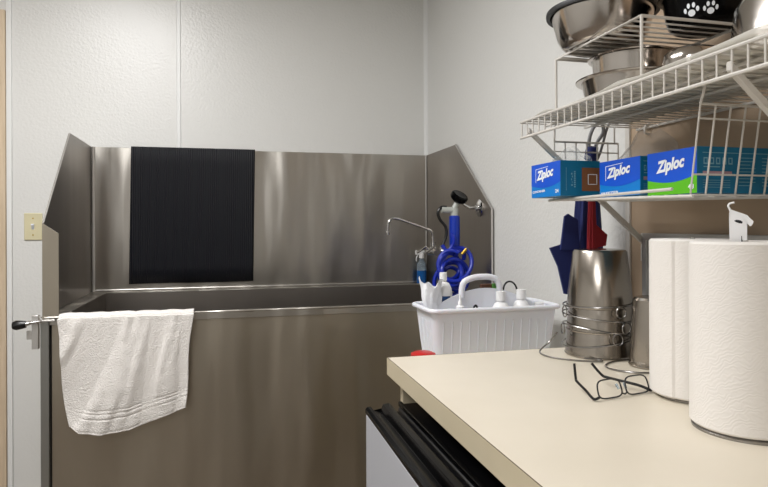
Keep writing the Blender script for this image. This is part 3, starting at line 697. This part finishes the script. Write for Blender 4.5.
# ------------------------------------------------------------------ hanging basket
def fl(y): return Z(.046+(y-.80)*.025)
KX0,KX1,KY0,KY1=.700,.862,.802,1.220
t=thing('wire_basket',(.78,1.0,fl(1.0)),'white wire basket hanging under the wire shelf, holding boxes','basket')
b=NB()
for k in range(14): yy=KY0+(KY1-KY0)*k/13; tube(b,[(KX0,yy,fl(yy)),(KX1,yy,fl(yy))],.0014,6)
for k in range(5): x=KX0+(KX1-KX0)*k/4; tube(b,[(x,KY0,fl(KY0)-.002),(x,KY1,fl(KY1)-.002)],.0018 if 0<k<4 else .0026,8)
obj('floor_grid',b,'wire_white',t)
def endgrid(y):
    near=y<1; b=NB(); zt=Z(.185); w=(.926 if near else KX1)-KX0; n=9 if near else 7; z0=fl(y)
    lean=(lambda z: y+.006-.022*(z-z0)/(zt-z0)) if near else (lambda z: y)
    for k in range(n):
        x=KX0+w*k/(n-1)
        tube(b,[(x+.003,y+.009,z0),(x,lean(z0+.008),z0+.008),(x,lean(zt),zt)],.0016,6)
    xe=KX0+w
    for z,rr in ((zt,.0022),(Z(.163),.0015),(Z(.078),.0015))+(() if near else ((Z(.12),.0015),)): tube(b,[(KX0,lean(z)-.001*(rr<.002),z),(xe,lean(z)-.001*(rr<.002),z)],rr,6)
    e=-.014 if near else 0
    tube(b,[(KX0,lean(zt),zt),(KX0+.001,lean(zt)+e,DZ-.002),(KX0+.003,lean(zt)+e,DZ+.007),(KX0+.010,lean(zt)+e,DZ+.007)],.0022,8)
    tube(b,[(xe-.01,lean(zt),zt),(xe-.01,lean(zt)+e,DZ-.006)],.0022,8)
    obj('end_grid',b,'wire_white',t)
endgrid(KY0); endgrid(KY1)
obj('front_rail',tube(NB(),[(KX0-.002,KY1+.02,Z(.0545)),(KX0-.002,.846,Z(.0575))],.0028,8),'wire_white',t)
b=NB(); 
tube(b,[(KX1,KY0,Z(.12)),(KX1,KY1,Z(.12))],.0016,6)
obj('back_rail',b,'wire_white',t)
# ------------------------------------------------------------------ storage bag boxes
U=Vector((0,-1,0)); V3=Vector((0,0,1))
def card_box(x0,y0,y1,z0,ht,dp,label,lower,words,num,end='card_teal',kraft=False):
    t=thing('storage_bag_box',(x0+dp/2,(y0+y1)/2,z0),label,'box','boxes of storage bags in the hanging basket')
    obj('carton',B(x0,x0+dp,y0,y1,z0,z0+ht),end,t,bevel=.0008)
    L=y1-y0; O=Vector((x0-.0004,y1,z0))
    P=lambda u,v,d=0:O+U*(u*L)+V3*(v*ht)+Vector((-d,0,0))
    g=NB(); g.faces.new([g.verts.new(P(a,c)) for a,c in((0.002,.004),(.998,.004),(.998,.996),(.002,.996))])
    obj('front_print',g,lower,t,smooth=False)
    g=NB(); arc=[(k/16, .40-.13*math.sin(math.pi*(.08+.80*(k/16)))+.06*(k/16)**3) for k in range(17)]
    for (ua,va),(ub,vb) in zip(arc,arc[1:]):
        g.faces.new([g.verts.new(P(a,c,.0003)) for a,c in((ua,va),(ub,vb),(ub,.996),(ua,.996))])
    obj('front_print',g,'card_royal',t,smooth=False)
    g=NB()
    text(g,'Ziploc',P(.20,.52,.0006),(U+V3*.10).normalized(),V3,ht*.25,L*.58,shear=.22,bold=.045)
    obj('logo_lettering',g,'card_white',t,smooth=False); g=NB()
    if words:
        g.faces.new([g.verts.new(P(x_,y_,.0006)) for x_,y_ in ((.16,.45),(.172,.45),(.172,.84),(.60,.88),(.60,.895),(.16,.855))]); obj('logo_bracket',g,'card_white',t,smooth=False); g=NB()
    if words: text(g,words,P(.05,.07 if not kraft else .14,.0006),(U+V3*.03).normalized(),V3,ht*.06,L*.45,bold=.03); obj('lettering',g,'card_white',t,smooth=False); g=NB()
    if num: text(g,num,P(.84,.10,.0006),U,V3,ht*.10,L*.11,bold=.03); obj('count_number',g,'card_white',t,smooth=False); g=NB()
    g.free()
    # near end: small print
    E=Vector((x0,y0-.0004,z0)); X=Vector((1,0,0)); Q=lambda a,c,d=0:E+X*(a*dp)+V3*(c*ht)+Vector((0,-d,0))
    def rect(g,a0,a1,c0,c1,d=.0002): g.faces.new([g.verts.new(Q(a,c,d)) for a,c in((a0,c0),(a1,c0),(a1,c1),(a0,c1))])
    g=NB()
    if kraft:
        for k in range(6): rect(g,.26+.018*(k%2),.30-.01*(k%3),.28+k*.08,.33+k*.08)
        rect(g,.13,.14,.15,.80)
        for k in range(8): rect(g,.33,.37,.24+k*.06,.28+k*.06)
    else:
        for k in range(5): 
            a=.07+k*.072; rect(g,a,a+.05,.62,.65); rect(g,a,a+.012,.65,.74); rect(g,a+.038,a+.05,.65,.74); rect(g,a,a+.05,.74,.765)
        rect(g,.07,.26,.555,.575)
        for r_ in range(9):
            rect(g,.48,.48+.20*(1 if r_%3 else .7),.16+r_*.075,.175+r_*.075)
            rect(g,.76,.76+.18*(1 if r_%4 else .6),.16+r_*.075,.175+r_*.075)
        for r_ in range(4): rect(g,.06,.38,.12+r_*.05,.13+r_*.05)
        rect(g,.06,.9,.86,.875)
    obj('small_print',g,'card_text',t,smooth=False)
    g=NB()
    if kraft:
        rect(g,.53,.99,.14,.80,.0003); obj('sticker',g,'card_kraft',t,smooth=False)
        g=NB()
        for a in((.68,.70,.32,.62),(.90,.92,.32,.62),(.68,.92,.32,.34),(.68,.92,.60,.62)): rect(g,*a,.0006)
        obj('sticker',g,'card_white',t,smooth=False)
    else: rect(g,.06,.40,.38,.47,.0003); obj('sticker',g,'card_pink',t,smooth=False)
    return t
card_box(.662,1.129,1.253,Z(.0600),.0735,.092,'blue bag box at the far end, overhanging, brown sticker on its end','card_azure','CONTAINER','24',kraft=True)
card_box(.720,.954,1.078,Z(.0540),.0705,.10,'middle of the three blue bag boxes in the basket','card_azure','FREEZER','')
b3=card_box(.720,.816,.934,Z(.0500),.0745,.165,'blue and green bag box at the near end of the basket','card_green','','48')
# ------------------------------------------------------------------ clear plastic bags
def bag(x0,x1,y0,y1,z0,z1,seed,label):
    random.seed(seed); ph=[random.uniform(0,6) for _ in range(6)]
    def f(u,v):
        a=u*2*math.pi
        rx=(x1-x0)/2; ry=(y1-y0)/2
        sh=(1-.75*v**1.3)
        cx=(x0+x1)/2; cy=(y0+y1)/2
        w=1+.16*math.sin(3*a+ph[0]+4*v)+.10*math.sin(7*a+ph[1]-6*v)
        return Vector((cx+rx*sh*w*math.cos(a),cy+ry*sh*w*math.sin(a),z0+(z1-z0)*v*(1+.18*math.sin(2*a+ph[2]))))
    return tag(obj('plastic_bag',grid(f,60,14),'bag_clear'),label,'plastic bag')
bag(.75,.84,.96,1.09,Z(.128),Z(.185),3,'crumpled clear plastic bag on top of the middle bag box')
bag(.68,.76,1.14,1.23,Z(.1345),Z(.165),5,'small clear plastic bag poking from the overhanging box')
# ------------------------------------------------------------------ umbrellas hanging from the shelf end
def fold(x,y,top,bot,w0,w1,points,seed,lobes):
    b=NB()
    def f(u,v):
        a=u*2*math.pi; r=w0+(w1-w0)*v**.9
        r*=1+lobes*v*math.sin(5*a+seed)+.08*math.sin(11*a+4*v)
        z=top+(bot-top)*v
        return Vector((x+r*math.cos(a)*1.0,y+r*.62*math.sin(a),z))
    grid(f,60,24,b)
    for pts in points: prism(b,pts,(0,.006,0))
    return b
ux,uy=.835,1.312
t=thing('umbrella',(ux,uy,Z(-.17)),'navy blue folded umbrella with grey loop handle hanging at the shelf end','umbrella','folded umbrellas hanging behind the boxes')
hk=smooth_path([(ux-.017,1.268,Z(.175)),(ux-.022,1.260,Z(.195)),(ux-.021,1.252,Z(.215)),(ux-.012,1.248,DZ+.005),(ux+.004,1.248,DZ+.008),(ux+.010,1.252,Z(.215)),(ux+.002,1.262,Z(.195)),(ux-.004,1.268,Z(.175))],6)
hk_b=tube(NB(),hk,.0042,10)
obj('loop_handle',hk_b,'grey_plastic',t)
obj('collar',lathe(NB(),[(0,0),(.014,0),(.015,.02),(.013,.032),(0,.033)],(ux-.010,1.274,Z(.152)),24,axis=(0,-.3,1)),'umbrella_navy',t)
obj('canopy',fold(ux+.010,uy+.004,Z(.13),Z(-.165),.026,.040,[
   [(ux-.10,uy-.01,Z(-.055)),(ux-.025,uy-.01,Z(-.035)),(ux-.035,uy-.01,Z(-.17)),(ux-.062,uy-.01,Z(-.165)),(ux-.078,uy-.01,Z(-.10))],
   [(ux-.064,uy-.016,Z(.02)),(ux-.055,uy-.016,Z(.026)),(ux-.03,uy-.016,Z(.012)),(ux-.025,uy-.016,Z(-.06)),(ux-.075,uy-.016,Z(-.06))]],1.0,.22),'umbrella_navy',t)
t=thing('umbrella',(ux+.034,uy+.03,Z(-.12)),'dark red folded umbrella hanging against the blue one','umbrella','folded umbrellas hanging behind the boxes')
obj('canopy',fold(ux-.004,uy-.034,Z(.11),Z(-.12),.006,.015,[
   [(ux-.008,uy-.040,Z(.02)),(ux+.004,uy-.040,Z(.0)),(ux+.034,uy-.040,Z(-.024)),(ux+.030,uy-.040,Z(-.050)),(ux-.012,uy-.040,Z(-.058))]],2.6,.2),'umbrella_red',t)
obj('shaft',cyl(NB(),(ux-.002,uy-.034,Z(.09)),(ux-.002,uy-.034,Z(.13)),.004,10),'grey_plastic',t)
obj('loop_handle',tube(NB(),smooth_path([(ux-.002,uy-.034,Z(.13)),(ux+.012,uy-.045,Z(.17)),(ux+.020,1.248,DZ+.004),(ux+.028,1.238,DZ+.010),(ux+.034,1.23,DZ+.006)],5),.003,8),'grey_plastic',t)
